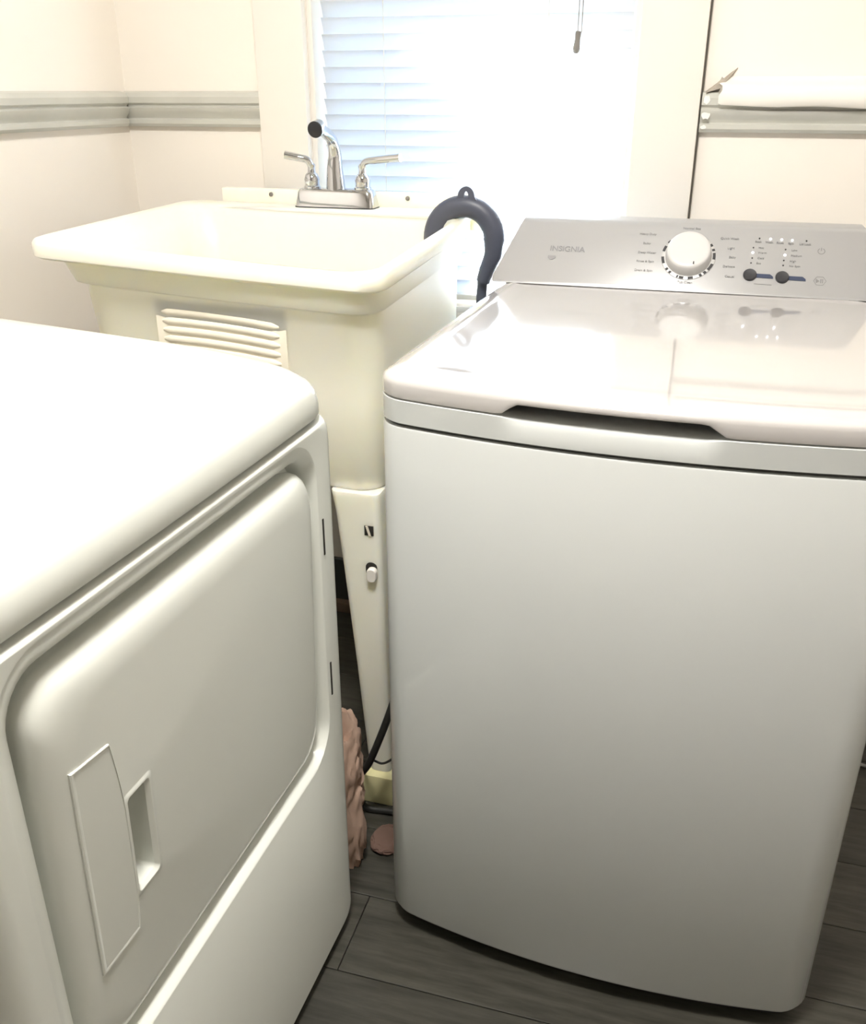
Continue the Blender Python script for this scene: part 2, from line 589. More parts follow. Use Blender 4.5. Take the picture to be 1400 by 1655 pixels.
build('pull_cord', bm, 'bead', blind)
bm = bmesh.new()
lathe(bm, [(0.0035, 0.0), (0.0055, -0.001), (0.0058, -0.006), (0.0052, -0.014), (0.0066, -0.024), (0.0072, -0.030), (0.0060, -0.036), (0.003, -0.039)],
      origin=tuple(Vector((-0.283, BY - .030, 1.3545)) - bl), axis=(0.08, 0, 1), n=16)
build('tassel', bm, 'tassel', blind, label='grey pull tassel')

# ------------------------------------------------------------------ washer
WRZ = R(-2.3)
WX, WY = -0.058, 1.045
washer = thing('washing_machine', 'white top-loading washing machine with dial console, right of the laundry tub', 'washing machine', (WX, WY, 0), WRZ)
wm_inv = (Matrix.Translation((WX, WY, 0)) @ Matrix.Rotation(WRZ, 4, 'Z')).inverted()


def w2l(p):
    return wm_inv @ Vector(p)


HW, WD, BOW = 0.323, 0.718, 0.036


def wplan(inset, z, r=0.040, front=None, back=None, zf=None, ns=26):
    fi = inset if front is None else front
    bk = inset if back is None else back
    pts = rrect(-HW + inset, HW - inset, fi, WD - bk, max(r - inset * .5, 0.012), ns, 8)
    out = []
    for u, v in pts:
        s = min(1, abs(u) / HW)
        k = max(0, 1 - max(0, v) / 0.30)
        vv = v - BOW * (1 - s * s) * k
        zz = z if zf is None else zf(u, vv, z)
        out.append((u, vv, zz))
    return out


bm = bmesh.new()
loft(bm, [wplan(.012, .030), wplan(.003, .033), wplan(.0, .040), wplan(.0, .8630), wplan(.0012, .8655), wplan(.006, .8665)])
build('cabinet', bm, 'enamel', washer)
bm = bmesh.new()
loft(bm, [wplan(.022, .006), wplan(.020, .0295)])
build('plinth', bm, 'darkbase', washer, label='charcoal recessed plinth')
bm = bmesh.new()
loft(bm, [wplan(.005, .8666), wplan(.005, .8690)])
build('seam_shade', bm, 'seam', washer)  # dark fill for the shade in the gap below the band
# band under the lid, scooped at the hand grip
GX0, GX1 = -0.155, 0.108      # grip ends along the front (local x)


def grip(u):
    a = min(1, max(0, (u - GX0) / 0.024))
    b = min(1, max(0, (GX1 - u) / 0.028))
    a = a * a * (3 - 2 * a)
    b = b * b * (3 - 2 * b)
    return a * b


def band_z(u, v, z):
    return z


def band_scoop(inset, z, amount, depth):
    o = []
    for (u, v, zz) in wplan(inset, z, ns=60):
        if v < 0.03:
            g = grip(u)
            o.append((u, v + depth * g, zz - amount * g))
        else:
            o.append((u, v, zz))
    return o


bm = bmesh.new()
loft(bm, [wplan(.004, .8691, ns=60), wplan(.0, .8715, ns=60), wplan(.0, .890, ns=60), band_scoop(0, .9005, .004, .004),
          band_scoop(.003, .9022, .002, .012), band_scoop(.010, .9023, .001, .030), wplan(.05, .9024, ns=60)])
build('top_band', bm, 'enamel', washer)


# lid: skirt whose lower edge lifts over the grip
def lid_ring(inset, z, lift=0.0, front=None, back=0.06):
    o = []
    for (u, v, zz) in wplan(inset, z, ns=60, front=front, back=back):
        if v < 0.03:
            zz += lift * grip(u)
        o.append((u, v, zz))
    return o


bm = bmesh.new()
loft(bm, [lid_ring(.014, .9034, .013), lid_ring(.0005, .9036, .014), lid_ring(.0, .906, .013), lid_ring(.0, .920, .003),
          lid_ring(.0008, .9238, .001), lid_ring(.0030, .9270, 0), lid_ring(.0070, .9292, 0, front=.008), lid_ring(.013, .9304, 0, front=.018),
          lid_ring(.020, .9312, 0, front=.034), lid_ring(.026, .9316, 0, front=.050), lid_ring(.030, .9308, 0, front=.058, back=.064),
          lid_ring(.036, .9300, 0, front=.075, back=.070), lid_ring(.060, .9300, 0, front=.11, back=.09)], cap0=False)
build('lid', bm, 'lid', washer)
# hinge deck behind the lid
bm = bmesh.new()
lo_, hi_ = (-HW + .001, WD - .058, .9028), (HW - .001, WD + .10, .9290)
box(bm, lo_, hi_, .006, 3)
build('rear_deck', bm, 'enamel', washer)
for sx in (-1,):
    bm = bmesh.new()
    box(bm, (sx * 0.300 - .018, WD - .080, .9295), (sx * 0.300 + .018, WD - .020, .9355), .0025)
    build('lid_hinge', bm, 'silver', washer)
for sx in (-1, 1):
    for yy in (0.07, WD - .07):
        bm = bmesh.new()
        lathe(bm, [(.022, 0), (.024, .004), (.02, .006)], origin=(sx * .26, yy, 0), n=14)
        build('foot', bm, 'darkbase', washer)

# console: sloping face from (y 1.69, z .9315) to (y 1.778, z 1.0335), world aligned
CPY, CPZ = 1.69, 0.9315
fv = Vector((0, 0.0815, 0.0915)).normalized()
fn = Vector((0, -fv.z, fv.y))
bm = bmesh.new()
prof = [(0.0, 0.0), (0.003, .006), (.0845, .0975), (.090, .1025), (.097, .1045), (.150, .1045), (.157, .100), (.160, .092), (.160, 0.0)]
rings = []
XA, XB = -0.3745, 0.2780
for xi, ins in [(0.0, 0.010), (.002, .004), (.006, .0), (.5, 0), (.994, 0.0), (.998, .004), (1.0, .010)]:
    ring = []
    for (dy, dz) in prof:
        lean = 0.040 * (dz / .1045) ** 1.15
        xa, xb = XA + lean, XB - lean * .40
        xx = xa + (xb - xa) * xi
        cy_, cz_ = .08, .05
        k = 1 - ins / .09
        ring.append(w2l((xx, CPY + cy_ + (dy - cy_) * k, CPZ + max(0.0, (cz_ + (dz - cz_) * k)))))
    rings.append(ring)
loft(bm, rings)
console = build('console', bm, 'silver', washer, smooth=30, label='silver grey sloping control console')


def fp(u, v, h=0.0):
    """point on the console face (world x, distance up the slope, height off it) in washer space"""
    return w2l(Vector((u, CPY + .003, CPZ + .006)) + fv * (v - .0067) + fn * (h + 0.0003))


fnl = (wm_inv.to_3x3() @ fn).normalized()
ful = (wm_inv.to_3x3() @ Vector((1, 0, 0))).normalized()
fvl = (wm_inv.to_3x3() @ fv).normalized()


def plate(name, outline, h0, h1, m, parent=console, label=None):
    bm = bmesh.new()
    loft(bm, [[fp(u, v, h0) for u, v in outline], [fp(u, v, h1) for u, v in outline]])
    return build(name, bm, m, parent, label=label)


def disc(u, v, r, n=20, sq=1.0):
    return [(u + r * math.cos(2 * PI * k / n), v + sq * r * math.sin(2 * PI * k / n)) for k in range(n)]


def text(name, s, u, v, size, m, align='CENTER', bold=0.0, sx=1.0, parent=console):
    cu = bpy.data.curves.new('lettering', 'FONT')
    cu.body = s
    cu.size = size
    cu.align_x = align
    cu.align_y = 'CENTER'
    cu.extrude = 0.0002
    cu.offset = bold
    to = bpy.data.objects.new('lettering', cu)
    COL.objects.link(to)
    bpy.context.view_layer.update()
    me = bpy.data.meshes.new_from_object(to)
    bpy.data.objects.remove(to)
    me.materials.clear()
    me.materials.append(M[m])
    for q in me.vertices:
        q.co = fp(u + q.co.x * sx, v + q.co.y, 0.0004 + q.co.z)
    o = bpy.data.objects.new(name, me)
    COL.objects.link(o)
    o.parent = parent
    return o


# dial
DU, DV = -0.0292, 0.0690
bm = bmesh.new()
lathe(bm, [(.0465, 0.0), (.0465, .0012), (.0455, .0016), (.040, .0016)], origin=fp(DU, DV, 0), axis=fnl, n=48)
dial_ring = build('dial_ring', bm, 'ring', console)
bm = bmesh.new()
lathe(bm, [(.0395, .0016), (.0388, .010), (.0372, .020), (.0360, .0225), (.0335, .0240), (.030, .0243)], origin=fp(DU, DV, 0), axis=fnl, n=48)
knob = build('dial_knob', bm, 'knob', console, label='large white round selector knob')
bm = bmesh.new()
for (du, dv0, dv1) in [(.0105, -.0300, -.0245)]:
    loft(bm, [[fp(DU + du + a, DV + b, h) for a, b in [(-.0012, dv0), (.0012, dv0), (.0008, dv1), (-.0008, dv1)]] for h in (.0240, .0248)])
build('pointer', bm, 'mark', knob)
for a0, a1 in [(29, 36), (16, 22), (-6, 11), (-36, -18), (-49, -42), (-60, -54), (-86, -74), (-106, -95), (-112, -107), (-133, -127), (-144, -138), (-176, -158),
               (-205, -190), (-222, -214)]:
    n_ = max(2, int((a1 - a0) / 3))
    ou = [(DU + r_ * math.cos(R(a)), DV + r_ * math.sin(R(a))) for r_, seq in
          ((.0462, [a0 + (a1 - a0) * k / n_ for k in range(n_ + 1)]), (.0415, [a1 + (a0 - a1) * k / n_ for k in range(n_ + 1)])) for a in seq]
    plate('dial_mark', ou, .0012, .0019, 'mark')
TS = .0062
for s, u, v in [('Heavy Duty', -.1035, .1116), ('Bulky', -.1034, .0925), ('Deep Water', -.1010, .0735), ('Rinse & Spin', -.1022, .0555), ('Drain & Spin', -.1032, .0370),
                ('Normal Eco', -.0286, .1262), ('Tub Clean', -.0300, .0170), ('Quick Wash', .0375, .1085), ('Light', .0414, .0894), ('Baby', .0452, .0712),
                ('Delicate', .0408, .0525), ('Casual', .0437, .0330)]:
    text('dial_lettering', s, u, v, TS, 'print')
text('brand_lettering', 'INSIGNIA', -.2435, .0735, .0150, 'logo', bold=.0002, sx=1.02)
plate('badge', [(-.2765, .0585), (-.2625, .0590), (-.2625, .0545), (-.2680, .0505), (-.2720, .0505), (-.2765, .0545)], 0, .0006, 'logo', label='small dark badge below the lettering')
# indicators
for k, (u, v) in enumerate([(.087, .1113), (.1054, .1110), (.1238, .1106), (.1411, .1101), (.1642, .1098)]):
    plate('indicator_light', disc(u, v, .0018 if k in (1, 2, 3) else .0015, 12), 0, .0006, 'led' if k in (1, 2, 3) else 'mark')
for s, u in [('Soak', .0855), ('Wash', .1035), ('Rinse', .1215), ('Spin', .1395), ('Lid Lock', .1625)]:
    text('indicator_lettering', s, u, .1045 - (u - .085) * .02, .0054, 'print', bold=.00015)
for k, (u, v) in enumerate([(.0783, .0924), (.0781, .0826), (.0781, .0716), (.0769, .0617)]):
    plate('indicator_light', disc(u, v, .0020 if k == 1 else .0013, 12), 0, .0006, 'led' if k == 1 else 'mark')
    text('indicator_lettering', ['Hot', 'Warm', 'Cold', 'Eco'][k], u + .0085, v, .0056, 'print', align='LEFT')
for k, (u, v) in enumerate([(.1314, .0913), (.1312, .0804), (.1301, .0694), (.1298, .0597)]):
    plate('indicator_light', disc(u, v, .0020 if k == 1 else .0014, 12), 0, .0006, 'led' if k == 1 else 'mark')
    text('indicator_lettering', ['Low', 'Medium', 'High', 'No Spin'][k], u + .0095, v - .001, .0056, 'print', align='LEFT')
for u, v in [(.0769, .0375), (.1297, .0357)]:
    bm = bmesh.new()
    lathe(bm, [(.0112, 0), (.0112, .003), (.0100, .0042), (.006, .0038)], origin=fp(u, v, 0), axis=fnl, n=24)
    build('push_button', bm, 'button', console, label='round black push button')
    plate('button_bar', [(u + .0105, v + .0035), (u + .033, v + .0032), (u + .0380, v - .001), (u + .0385, v - .0048), (u + .0105, v - .0042)], 0, .0008, 'bar')
plate('printed_rule', [(.085, .0215), (.114, .0205), (.114, .0200), (.085, .0210)], 0, .0005, 'print')


def ring_plate(name, outer, inner, m, h=.0006):
    bm = bmesh.new()
    a = [bm.verts.new(fp(u, v, h)) for u, v in outer]
    b = [bm.verts.new(fp(u, v, h)) for u, v in inner]
    n = len(a)
    for k in range(n):
        bm.faces.new((a[k], a[(k + 1) % n], b[(k + 1) % n], b[k]))
    return build(name, bm, m, console)


arc = [R(a) for a in range(120, 421, 12)]
bm = bmesh.new()
vs0 = [bm.verts.new(fp(.1893 + .0060 * math.cos(a), .0905 + .0060 * math.sin(a), .0006)) for a in arc]
vs1 = [bm.verts.new(fp(.1893 + .0051 * math.cos(a), .0905 + .0051 * math.sin(a), .0006)) for a in arc]
for k in range(len(arc) - 1):
    bm.faces.new((vs0[k], vs0[k + 1], vs1[k + 1], vs1[k]))
q = [bm.verts.new(fp(.1893 + a, .0905 + b, .0006)) for a, b in [(-.0005, .0005), (.0005, .0005), (.0005, .0068), (-.0005, .0068)]]
bm.faces.new(q)
build('power_symbol', bm, 'print', console)
hexo = [(.1905 + .0105 * math.cos(R(60 * k)), .0325 + .0095 * math.sin(R(60 * k))) for k in range(6)]
hexi = [(.1905 + .0098 * math.cos(R(60 * k)), .0325 + .0088 * math.sin(R(60 * k))) for k in range(6)]
ring_plate('start_outline', hexo, hexi, 'print')
bm = bmesh.new()
for pts in ([(-.006, .004), (-.006, -.004), (-.001, 0)], [(.001, .004), (.001, -.004), (.0022, -.004), (.0022, .004)], [(.0038, .004), (.0038, -.004), (.005, -.004), (.005, .004)]):
    bm.faces.new([bm.verts.new(fp(.1905 + a, .0325 + b, .0006)) for a, b in pts])
build('start_symbol', bm, 'print', console)

# ------------------------------------------------------------------ dryer
DRZ = R(-1.8)
DX, DY = -0.4480, 0.727
dryer = thing('clothes_dryer', 'white front-loading clothes dryer with a closed door at left foreground', 'dryer', (DX, DY, 0), DRZ)
HD, DD = 0.338, 0.72


def dring(x, i, r, z0=.016, z1=.8755, ns=16, nc=8):
    return [(x, a, b) for a, b in rrect(-HD + i, HD - i, z0 + i * .3, z1 - i * .3, r, ns, nc)]


DRY0, DRY1, DRZ0, DRZ1 = -.266, .264, .392, .838      # door opening


def dhole(x, i, j=None, r=.045, ns=16, nc=8):
    """i: inset at the latch side and the top, j: at the hinge side and the bottom"""
    j = i if j is None else j
    return [(x, a, b) for a, b in rrect(DRY0 + i, DRY1 - j, DRZ0 + j, DRZ1 - i, r, ns, nc)]


bm = bmesh.new()
loft(bm, [dring(-DD, .004, .006), dring(-DD + .004, 0, .006), dring(-.036, 0, .006), dring(-.024, .0025, .008), dring(-.013, .0085, .012),
          dring(-.005, .015, .018), dring(-.001, .022, .022), dring(0, .028, .028),
          dring(0, .0292, .029), dhole(0, -.0262, -.0100, .06), dhole(-.0003, -.0250, -.0092, .06), dhole(-.0025, -.0190, -.0072, .055), dhole(-.0065, -.0100, -.005, .05),
      dhole(-.0120, -.0025, -.002), dhole(-.024, .0),
      dhole(-.032, .001), dhole(-.033, .03)])
build('cabinet', bm, 'dryer', dryer, smooth=35)
bm = bmesh.new()
box(bm, (-DD + .03, -HD + .03, .0), (-.035, HD - .03, .0155))
build('plinth', bm, 'darkbase', dryer, label='dark recessed plinth')
# seam, filled dark in place of its shade, and top
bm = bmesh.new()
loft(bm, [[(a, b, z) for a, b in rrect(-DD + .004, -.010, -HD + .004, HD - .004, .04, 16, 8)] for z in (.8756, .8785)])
build('seam_shade', bm, 'seam', dryer)
bm = bmesh.new()
rings = []
for (fi, si, z, r) in [(.008, .004, .8786, .05), (.0045, .0, .8795, .055), (.003, -.001, .8830, .055), (.003, -.001, .898, .056), (.005, .001, .911, .06), (.010, .004, .921, .064),
                       (.024, .008, .9305, .07), (.045, .014, .9385, .075), (.075, .022, .9445, .08), (.115, .032, .9495, .08), (.17, .045, .9535, .08), (.25, .07, .9600, .08), (.32, .12, .9650, .08)]:
    rings.append([(a + 0.004 * max(0, 1 - (b / HD) ** 2) * max(0, 1 + a / .3), b, z + .036 * max(0, (z - .89) / .075) * max(0, (-a - .12) / .6)) for a, b in rrect(-DD + si * .2, -fi, -HD + si, HD - si, r, 20, 10)])
loft(bm, rings)
build('top_panel', bm, 'dryer', dryer, smooth=40)
# door with finger pocket
g = .004


def door_r(x, i, j, r, ns=16, nc=8):
    """i: inset at the latch side and the top, j: at the hinge side and the bottom"""
    return [(x, a, b) for a, b in rrect(DRY0 + g + .004 + i, DRY1 - g - j, DRZ0 + g + j, DRZ1 - g - .005 - i, r, ns, nc)]


def pock(x, i, r, ns=16, nc=8):
    return [(x, a, b) for a, b in rrect(-.170 + i, -.128 - i, .540 + i, .661 - i, r, ns, nc)]


bm = bmesh.new()
loft(bm, [door_r(-.0310, .004, .002, .040), door_r(-.0200, .001, .0, .040), door_r(-.0120, .002, .001, .040), door_r(-.0060, .005, .003, .040), door_r(-.0015, .009, .006, .042),
          door_r(.0022, .015, .010, .044), door_r(.0042, .022, .014, .046), door_r(.0055, .030, .018, .048), door_r(.0060, .038, .023, .05), door_r(.0061, .041, .026, .05),
          pock(.0061, -.0025, .006), pock(.0062, -.0010, .006), pock(.0072, .0005, .006), pock(.0072, .0035, .005), pock(.0060, .0050, .004), pock(.0035, .0075, .004), pock(-.020, .0095, .004)])
door = build('door', bm, 'dryer', dryer, smooth=35)
bm = bmesh.new()
out = []
y0, z0, z1 = -.231, .504, .731
for k in range(15):
    t = k / 14
    z = z0 + (z1 - z0) * t
    out.append((-.1700 - .010 * max(0, (t - .62) / .38) ** 1.5 - .004 * max(0, (.12 - t) / .12), z))
out = [(y0, z0 + .001)] + out + [(y0, z1 + .006)]
cyc = sum(p[0] for p in out) / len(out)
czc = (z0 + z1) / 2
rings = []
for (x, s) in [(.0050, 0), (.0070, 0), (.0078, .0008), (.0078, .0018), (.0070, .0032), (.0070, .0036)]:
    rings.append([(x, a + (cyc - a) * s / .035, b + (czc - b) * s / .11) for a, b in out])
loft(bm, rings)
build('handle_plate', bm, 'dryer', door, smooth=30)
for z0, z1 in [(.692, .744), (.470, .524)]:
    bm = bmesh.new()
    box(bm, (-.0040, .2825, z0), (.0012, .2860, z1), .0006)
    build('hinge_slot_shade', bm, 'hole', dryer)  # solid plate, its dark colour is the shade of the slit
# the machine has settled: its top edge climbs slightly towards the near corner
done = set()
for o in [c for c in dryer.children] + [g for c in dryer.children for g in c.children]:
    if o.data.name in done:
        continue
    done.add(o.data.name)
    for v in o.data.vertices:
        if o == door or o.parent == door:
            v.co.x -= .0130 * (.84 - v.co.z) / .44
        v.co.z += .006 * min(1.2, max(0, (HD - v.co.y) / .62)) * min(1.15, max(0, (v.co.z - .42) / .45))

# ------------------------------------------------------------------ laundry tub
tub = thing('laundry_tub', 'cream plastic laundry tub on legs under the window', 'laundry tub', (-0.765, 1.60, 0))
tl = Vector(tub.location)


def tring(xl, xr, yfl, yfr, yb, z, r=.04, zt=0.0, bow=0.0, ns=16, nc=6):
    """rounded quad ring; zt scales the rim's twist (left side and back a little higher)"""
    out = []
    for u, v in rrect(0, 1, 0, 1, .001, ns, 1):
        pass
    W, D = xr - xl, yb - (yfl + yfr) / 2
    for a, b in rrect(0, W, 0, D, r, ns, nc):
        u, v = a / W, b / D
        yf = yfl + (yfr - yfl) * u - bow * 4 * u * (1 - u)
        x = xl + a
        yy = yf + (yb - yf) * v
        dz = zt * ((1 - u) * (1 - v) * .020 + (1 - u) * v * .030 + u * v * .020)
        out.append(Vector((x, yy, z + dz)) - tl)
    return out


bm = bmesh.new()
loft(bm, [
    tring(-.992, -.476, 1.392, 1.338, 1.86, .640, .05),
    tring(-.995, -.474, 1.389, 1.335, 1.865, .646, .05),
    tring(-1.014, -.4745, 1.378, 1.325, 1.87, .80, .05, .3),
    tring(-1.028, -.4745, 1.372, 1.319, 1.875, .935, .05, .8, .006),
    tring(-1.031, -.4745, 1.369, 1.316, 1.878, .9385, .05, .8, .006),
    tring(-1.040, -.4670, 1.360, 1.308, 1.882, .941, .05, .8, .006),
    tring(-1.046, -.4640, 1.356, 1.302, 1.884, .955, .05, .9, .006),
    tring(-1.052, -.4620, 1.352, 1.297, 1.886, .9735, .045, 1, .006),
    tring(-1.092, -.4560, 1.342, 1.295, 1.888, .9760, .045, 1, .006),
    tring(-1.098, -.4530, 1.336, 1.290, 1.890, .9800, .05, 1, .006),
    tring(-1.098, -.4530, 1.336, 1.290, 1.890, .9990, .05, 1, .006),
    tring(-1.095, -.4545, 1.339, 1.293, 1.888, 1.0040, .05, 1, .006),
    tring(-1.088, -.4600, 1.346, 1.301, 1.884, 1.0065, .05, 1, .006),
    tring(-1.080, -.4680, 1.352, 1.296, 1.834, 1.0062, .06, 1, .006),
    tring(-1.072, -.4740, 1.360, 1.306, 1.828, 1.0030, .065, 1, .006),
    tring(-1.056, -.4760, 1.366, 1.314, 1.822, .9930, .065, 1, .006),
    tring(-1.040, -.4760, 1.368, 1.316, 1.815, .970, .065, .9, .006),
    tring(-1.026, -.4790, 1.374, 1.322, 1.810, .950, .065, .8, .006),
    tring(-1.018, -.4810, 1.381, 1.328, 1.800, .920, .065, .7, .005),
    tring(-1.006, -.4830, 1.388, 1.334, 1.795, .80, .065, .3),
    tring(-.994, -.4860, 1.397, 1.343, 1.785, .70, .07),
    tring(-.970, -.5050, 1.420, 1.370, 1.760, .660, .07),
])
build('basin', bm, 'tub', tub, smooth=45)
# faucet ledge and splash back
bm = bmesh.new()
box(bm, tuple(Vector((-1.062, 1.8255, 1.012)) - tl), tuple(Vector((-.4585, 1.905, 1.0325)) - tl), .008, 3)
build('faucet_ledge', bm, 'tub', tub)
bm = bmesh.new()
box(bm, tuple(Vector((-1.022, 1.9055, 0.99)) - tl), tuple(Vector((-.418, 1.926, 1.0605)) - tl), .004, 2)
build('splash_back', bm, 'tub', tub)
for xx in (-.905, -.60):
    bm = bmesh.new()
    lathe(bm, [(.0045, 0), (.0045, .0025), (.003, .0036)], origin=tuple(Vector((xx, 1.9054, 1.0495)) - tl), axis=(0, -1, 0), n=12)
    build('screw', bm, 'tassel', tub)
# washboard panel with ridges
bm = bmesh.new()
xs = [-.868 + (.245) * k / 20 for k in range(21)]


def front_y(x, z):
    u = (x + 1.028) / (.5535)
    yb_ = 1.375 + (1.322 - 1.375) * u
    return yb_ + (.0035 if z < .86 else 0.0)


rings = []
for x in xs:
    f = front_y(x, .9)
    rings.append([Vector((x, f + d, z)) - tl for d, z in [(.004, .778), (-.003, .780), (-.005, .785), (-.005, .930), (-.003, .936), (.004, .938)]])
loft(bm, rings)
wb = build('washboard', bm, 'ribbed', tub, smooth=40)
for k in range(9):
    z = .9225 - k * .0150
    bm = bmesh.new()
    rr = []
    for i_, x in enumerate(xs[1:-1]):
        e = 1.0 if 0 < i_ < len(xs) - 3 else .35
        f = front_y(x, .9) - .0048
        sag = -.004 * ((x + .74) / .12) ** 2 - .010 * (x + .868) / .245
        rr.append([Vector((x, f + d * e, z + sag + h * e)) - tl for d, h in [(.003, -.0070), (-.0015, -.0064), (-.0036, -.0030), (-.0038, .0012), (-.0020, .0050), (.003, .0060)]])
    loft(bm, rr)
    build('ridge', bm, 'ribbed', wb, smooth=50)
# legs
for (sx, sy) in ((1, -1), (-1, -1), (1, 1), (-1, 1)):
    xo = -.4760 if sx > 0 else -1.000
    xo2 = -.4660 if sx > 0 else -1.010
    yo = (1.329 if sx > 0 else 1.385) if sy < 0 else 1.862
    bm = bmesh.new()
    rings = []
    for z, w, dz in [(.066, .042, .040), (.10, .046, .045), (.30, .058, .05), (.50, .072, .055), (.60, .080, .06), (.6395, .086, .062)]:
        t = (z - .066) / .574
        x1 = xo2 + (xo - xo2) * t
        x0 = x1 - sx * w
        ya, yb_ = (yo, yo + dz) if sy < 0 else (yo - dz, yo)
        rings.append([Vector((a, b, z)) - tl for a, b in rrect(min(x0, x1), max(x0, x1), ya, yb_, .012, 3, 4)])
    loft(bm, rings)
    leg = build('leg', bm, 'tub', tub, smooth=45)
    bm = bmesh.new()
    xa, xb_ = sorted((xo2 + sx * .012, xo2 - sx * .056))
    ya, yb_ = (yo - .018, yo + .055) if sy < 0 else (yo - .055, yo + .018)
    box(bm, tuple(Vector((xa, ya, 0.0)) - tl), tuple(Vector((xb_, yb_, .0658)) - tl), .006, 2)
    build('foot', bm, 'foot', leg)
    if (sx, sy) == (1, -1):
        # column collar where the leg plugs in
        bm = bmesh.new()
        pr_ = []
        # slot as a near-black plate for its inner shade, with a slanting tab
        box(bm, tuple(Vector((-.5015, yo - .0012, .5650)) - tl), tuple(Vector((-.4855, yo + .003, .5830)) - tl), .0005)
        slot_shade = build('slot_shade', bm, 'hole', leg)
        bm = bmesh.new()
        yq = yo - .0012
        loft(bm, [[Vector((a, yy, b)) - tl for a, b in [(-.4990, .5828), (-.4950, .5828), (-.4895, .5652), (-.4935, .5652)]] for yy in (yq + .001, yq - .0015)])
        build('tab', bm, 'tan', slot_shade)
        bm = bmesh.new()
        o_ = rrect(-.5010, -.4810, .488, .514, .009, 3, 5)
        loft(bm, [[Vector((a, yy, b)) - tl for a, b in o_] for yy in (yo + .003, yo - .0012)])
        hole = build('latch_hole_shade', bm, 'hole', leg)  # solid plate coloured as the shaded inside of the hole
        bm = bmesh.new()
        o_ = rrect(-.4970, -.4800, .480, .5065, .0075, 3, 5)
        loft(bm, [[Vector((a + (-.4885 - a) * s, yy, b + (.493 - b) * s)) - tl for a, b in o_] for yy, s in ((yo - .0010, 0), (yo - .0090, 0), (yo - .0110, .14))])
        build('latch', bm, 'casing', leg, label='small white latch')

# ------------------------------------------------------------------ faucet
fau = thing('faucet', 'chrome two-handle faucet on the back ledge of the laundry tub', 'faucet', (-.740, 1.866, 1.0326))
fl = Vector(fau.location)


def F(x, y, z):
    return Vector((x, y, z)) - fl


bm = bmesh.new()
rings = []
for z, i, r in [(1.0327, -.0005, .012), (1.040, 0, .012), (1.062, .004, .012), (1.067, .0065, .012), (1.069, .011, .010)]:
    rings.append([F(a, b, z) for a, b in rrect(-.825 + i, -.655 - i, 1.842 + i, 1.890 - i, r, 5, 6)])
loft(bm, rings)
fbase = build('base_plate', bm, 'chrome', fau)
bm = bmesh.new()
loft(bm, [[F(a, b, z) for a, b in rrect(-.8265, -.6535, 1.8405, 1.8915, .012, 5, 6)] for z in (1.0326, 1.0345)])
build('gasket', bm, 'black', fau)
bm = bmesh.new()
sp = bez([F(-.7420, 1.868, 1.066), F(-.7420, 1.866, 1.105), F(-.7400, 1.864, 1.136), F(-.7400, 1.848, 1.163), F(-.7410, 1.815, 1.1780), F(-.7420, 1.782, 1.1845)], 8)
rad = []
for k in range(len(sp)):
    t = k / (len(sp) - 1)
    rad.append(.0200 - .0085 * min(1, t / .5) - .001 * t)
tube(bm, sp, rad, 18)
build('spout', bm, 'chrome', fau)
bm = bmesh.new()
dvec = (sp[-1] - sp[-2]).normalized()
dvec = Vector((dvec.x, dvec.y, dvec.z - .35)).normalized()
lathe(bm, [(.0115, -.014), (.0150, -.011), (.0150, .006), (.0140, .0085), (.012, .0085)], origin=sp[-1], axis=dvec, n=24)
aer = build('aerator', bm, 'chrome', fau)
bm = bmesh.new()
lathe(bm, [(.0148, .0070), (.0150, .0096), (.007, .0100)], origin=sp[-1], axis=dvec, n=24)
build('aerator_screen', bm, 'black', aer)
for sx, hx in ((-1, -.793), (1, -.683)):
    bm = bmesh.new()
    lathe(bm, [(.0175, .0), (.0175, .004), (.0150, .006), (.0150, .013), (.0158, .018), (.0125, .027), (.008, .031), (.0075, .040), (.0085, .045), (.005, .049)], origin=F(hx, 1.866, 1.068), n=24)
    build('valve_cap', bm, 'chrome', fau)
    bm = bmesh.new()
    # lever
    if sx < 0:
        pts = [F(hx, 1.866, 1.110), F(hx - .006, 1.862, 1.122), F(hx - .022, 1.856, 1.127), F(hx - .050, 1.850, 1.1325)]
    else:
        pts = [F(hx, 1.866, 1.110), F(hx + .010, 1.862, 1.121), F(hx + .034, 1.856, 1.125), F(hx + .087, 1.848, 1.1310)]
    P_ = bez(pts, 7)
    tube(bm, P_, [(.0066 + .0014 * k / len(P_), .0076 + .0016 * k / len(P_)) for k in range(len(P_))], 14)
    build('lever', bm, 'chrome', fau)

# ------------------------------------------------------------------ drain hose guide over the rim
hose = thing('drain_hose_guide', 'dark slate U-shaped drain hose guide hooked over the right rim of the laundry tub', 'hose guide', (-.457, 1.812, .99))
hl_ = Vector(hose.location)
HC = Vector((-.4570, 1.812, .9880))
RM = .0605
pts = []
for k in range(27):
    a = R(188 - 196 * k / 26)
    pts.append(HC + Vector((RM * math.cos(a), 0.0, RM * math.sin(a))) - hl_)
pts += [HC + Vector((RM * .97, .0, -.030)) - hl_, HC + Vector((RM * .80, .0, -.055)) - hl_, HC + Vector((RM * .66, 0, -.080)) - hl_]
pts = [HC + Vector((-RM * .99, 0, -.022)) - hl_] + pts
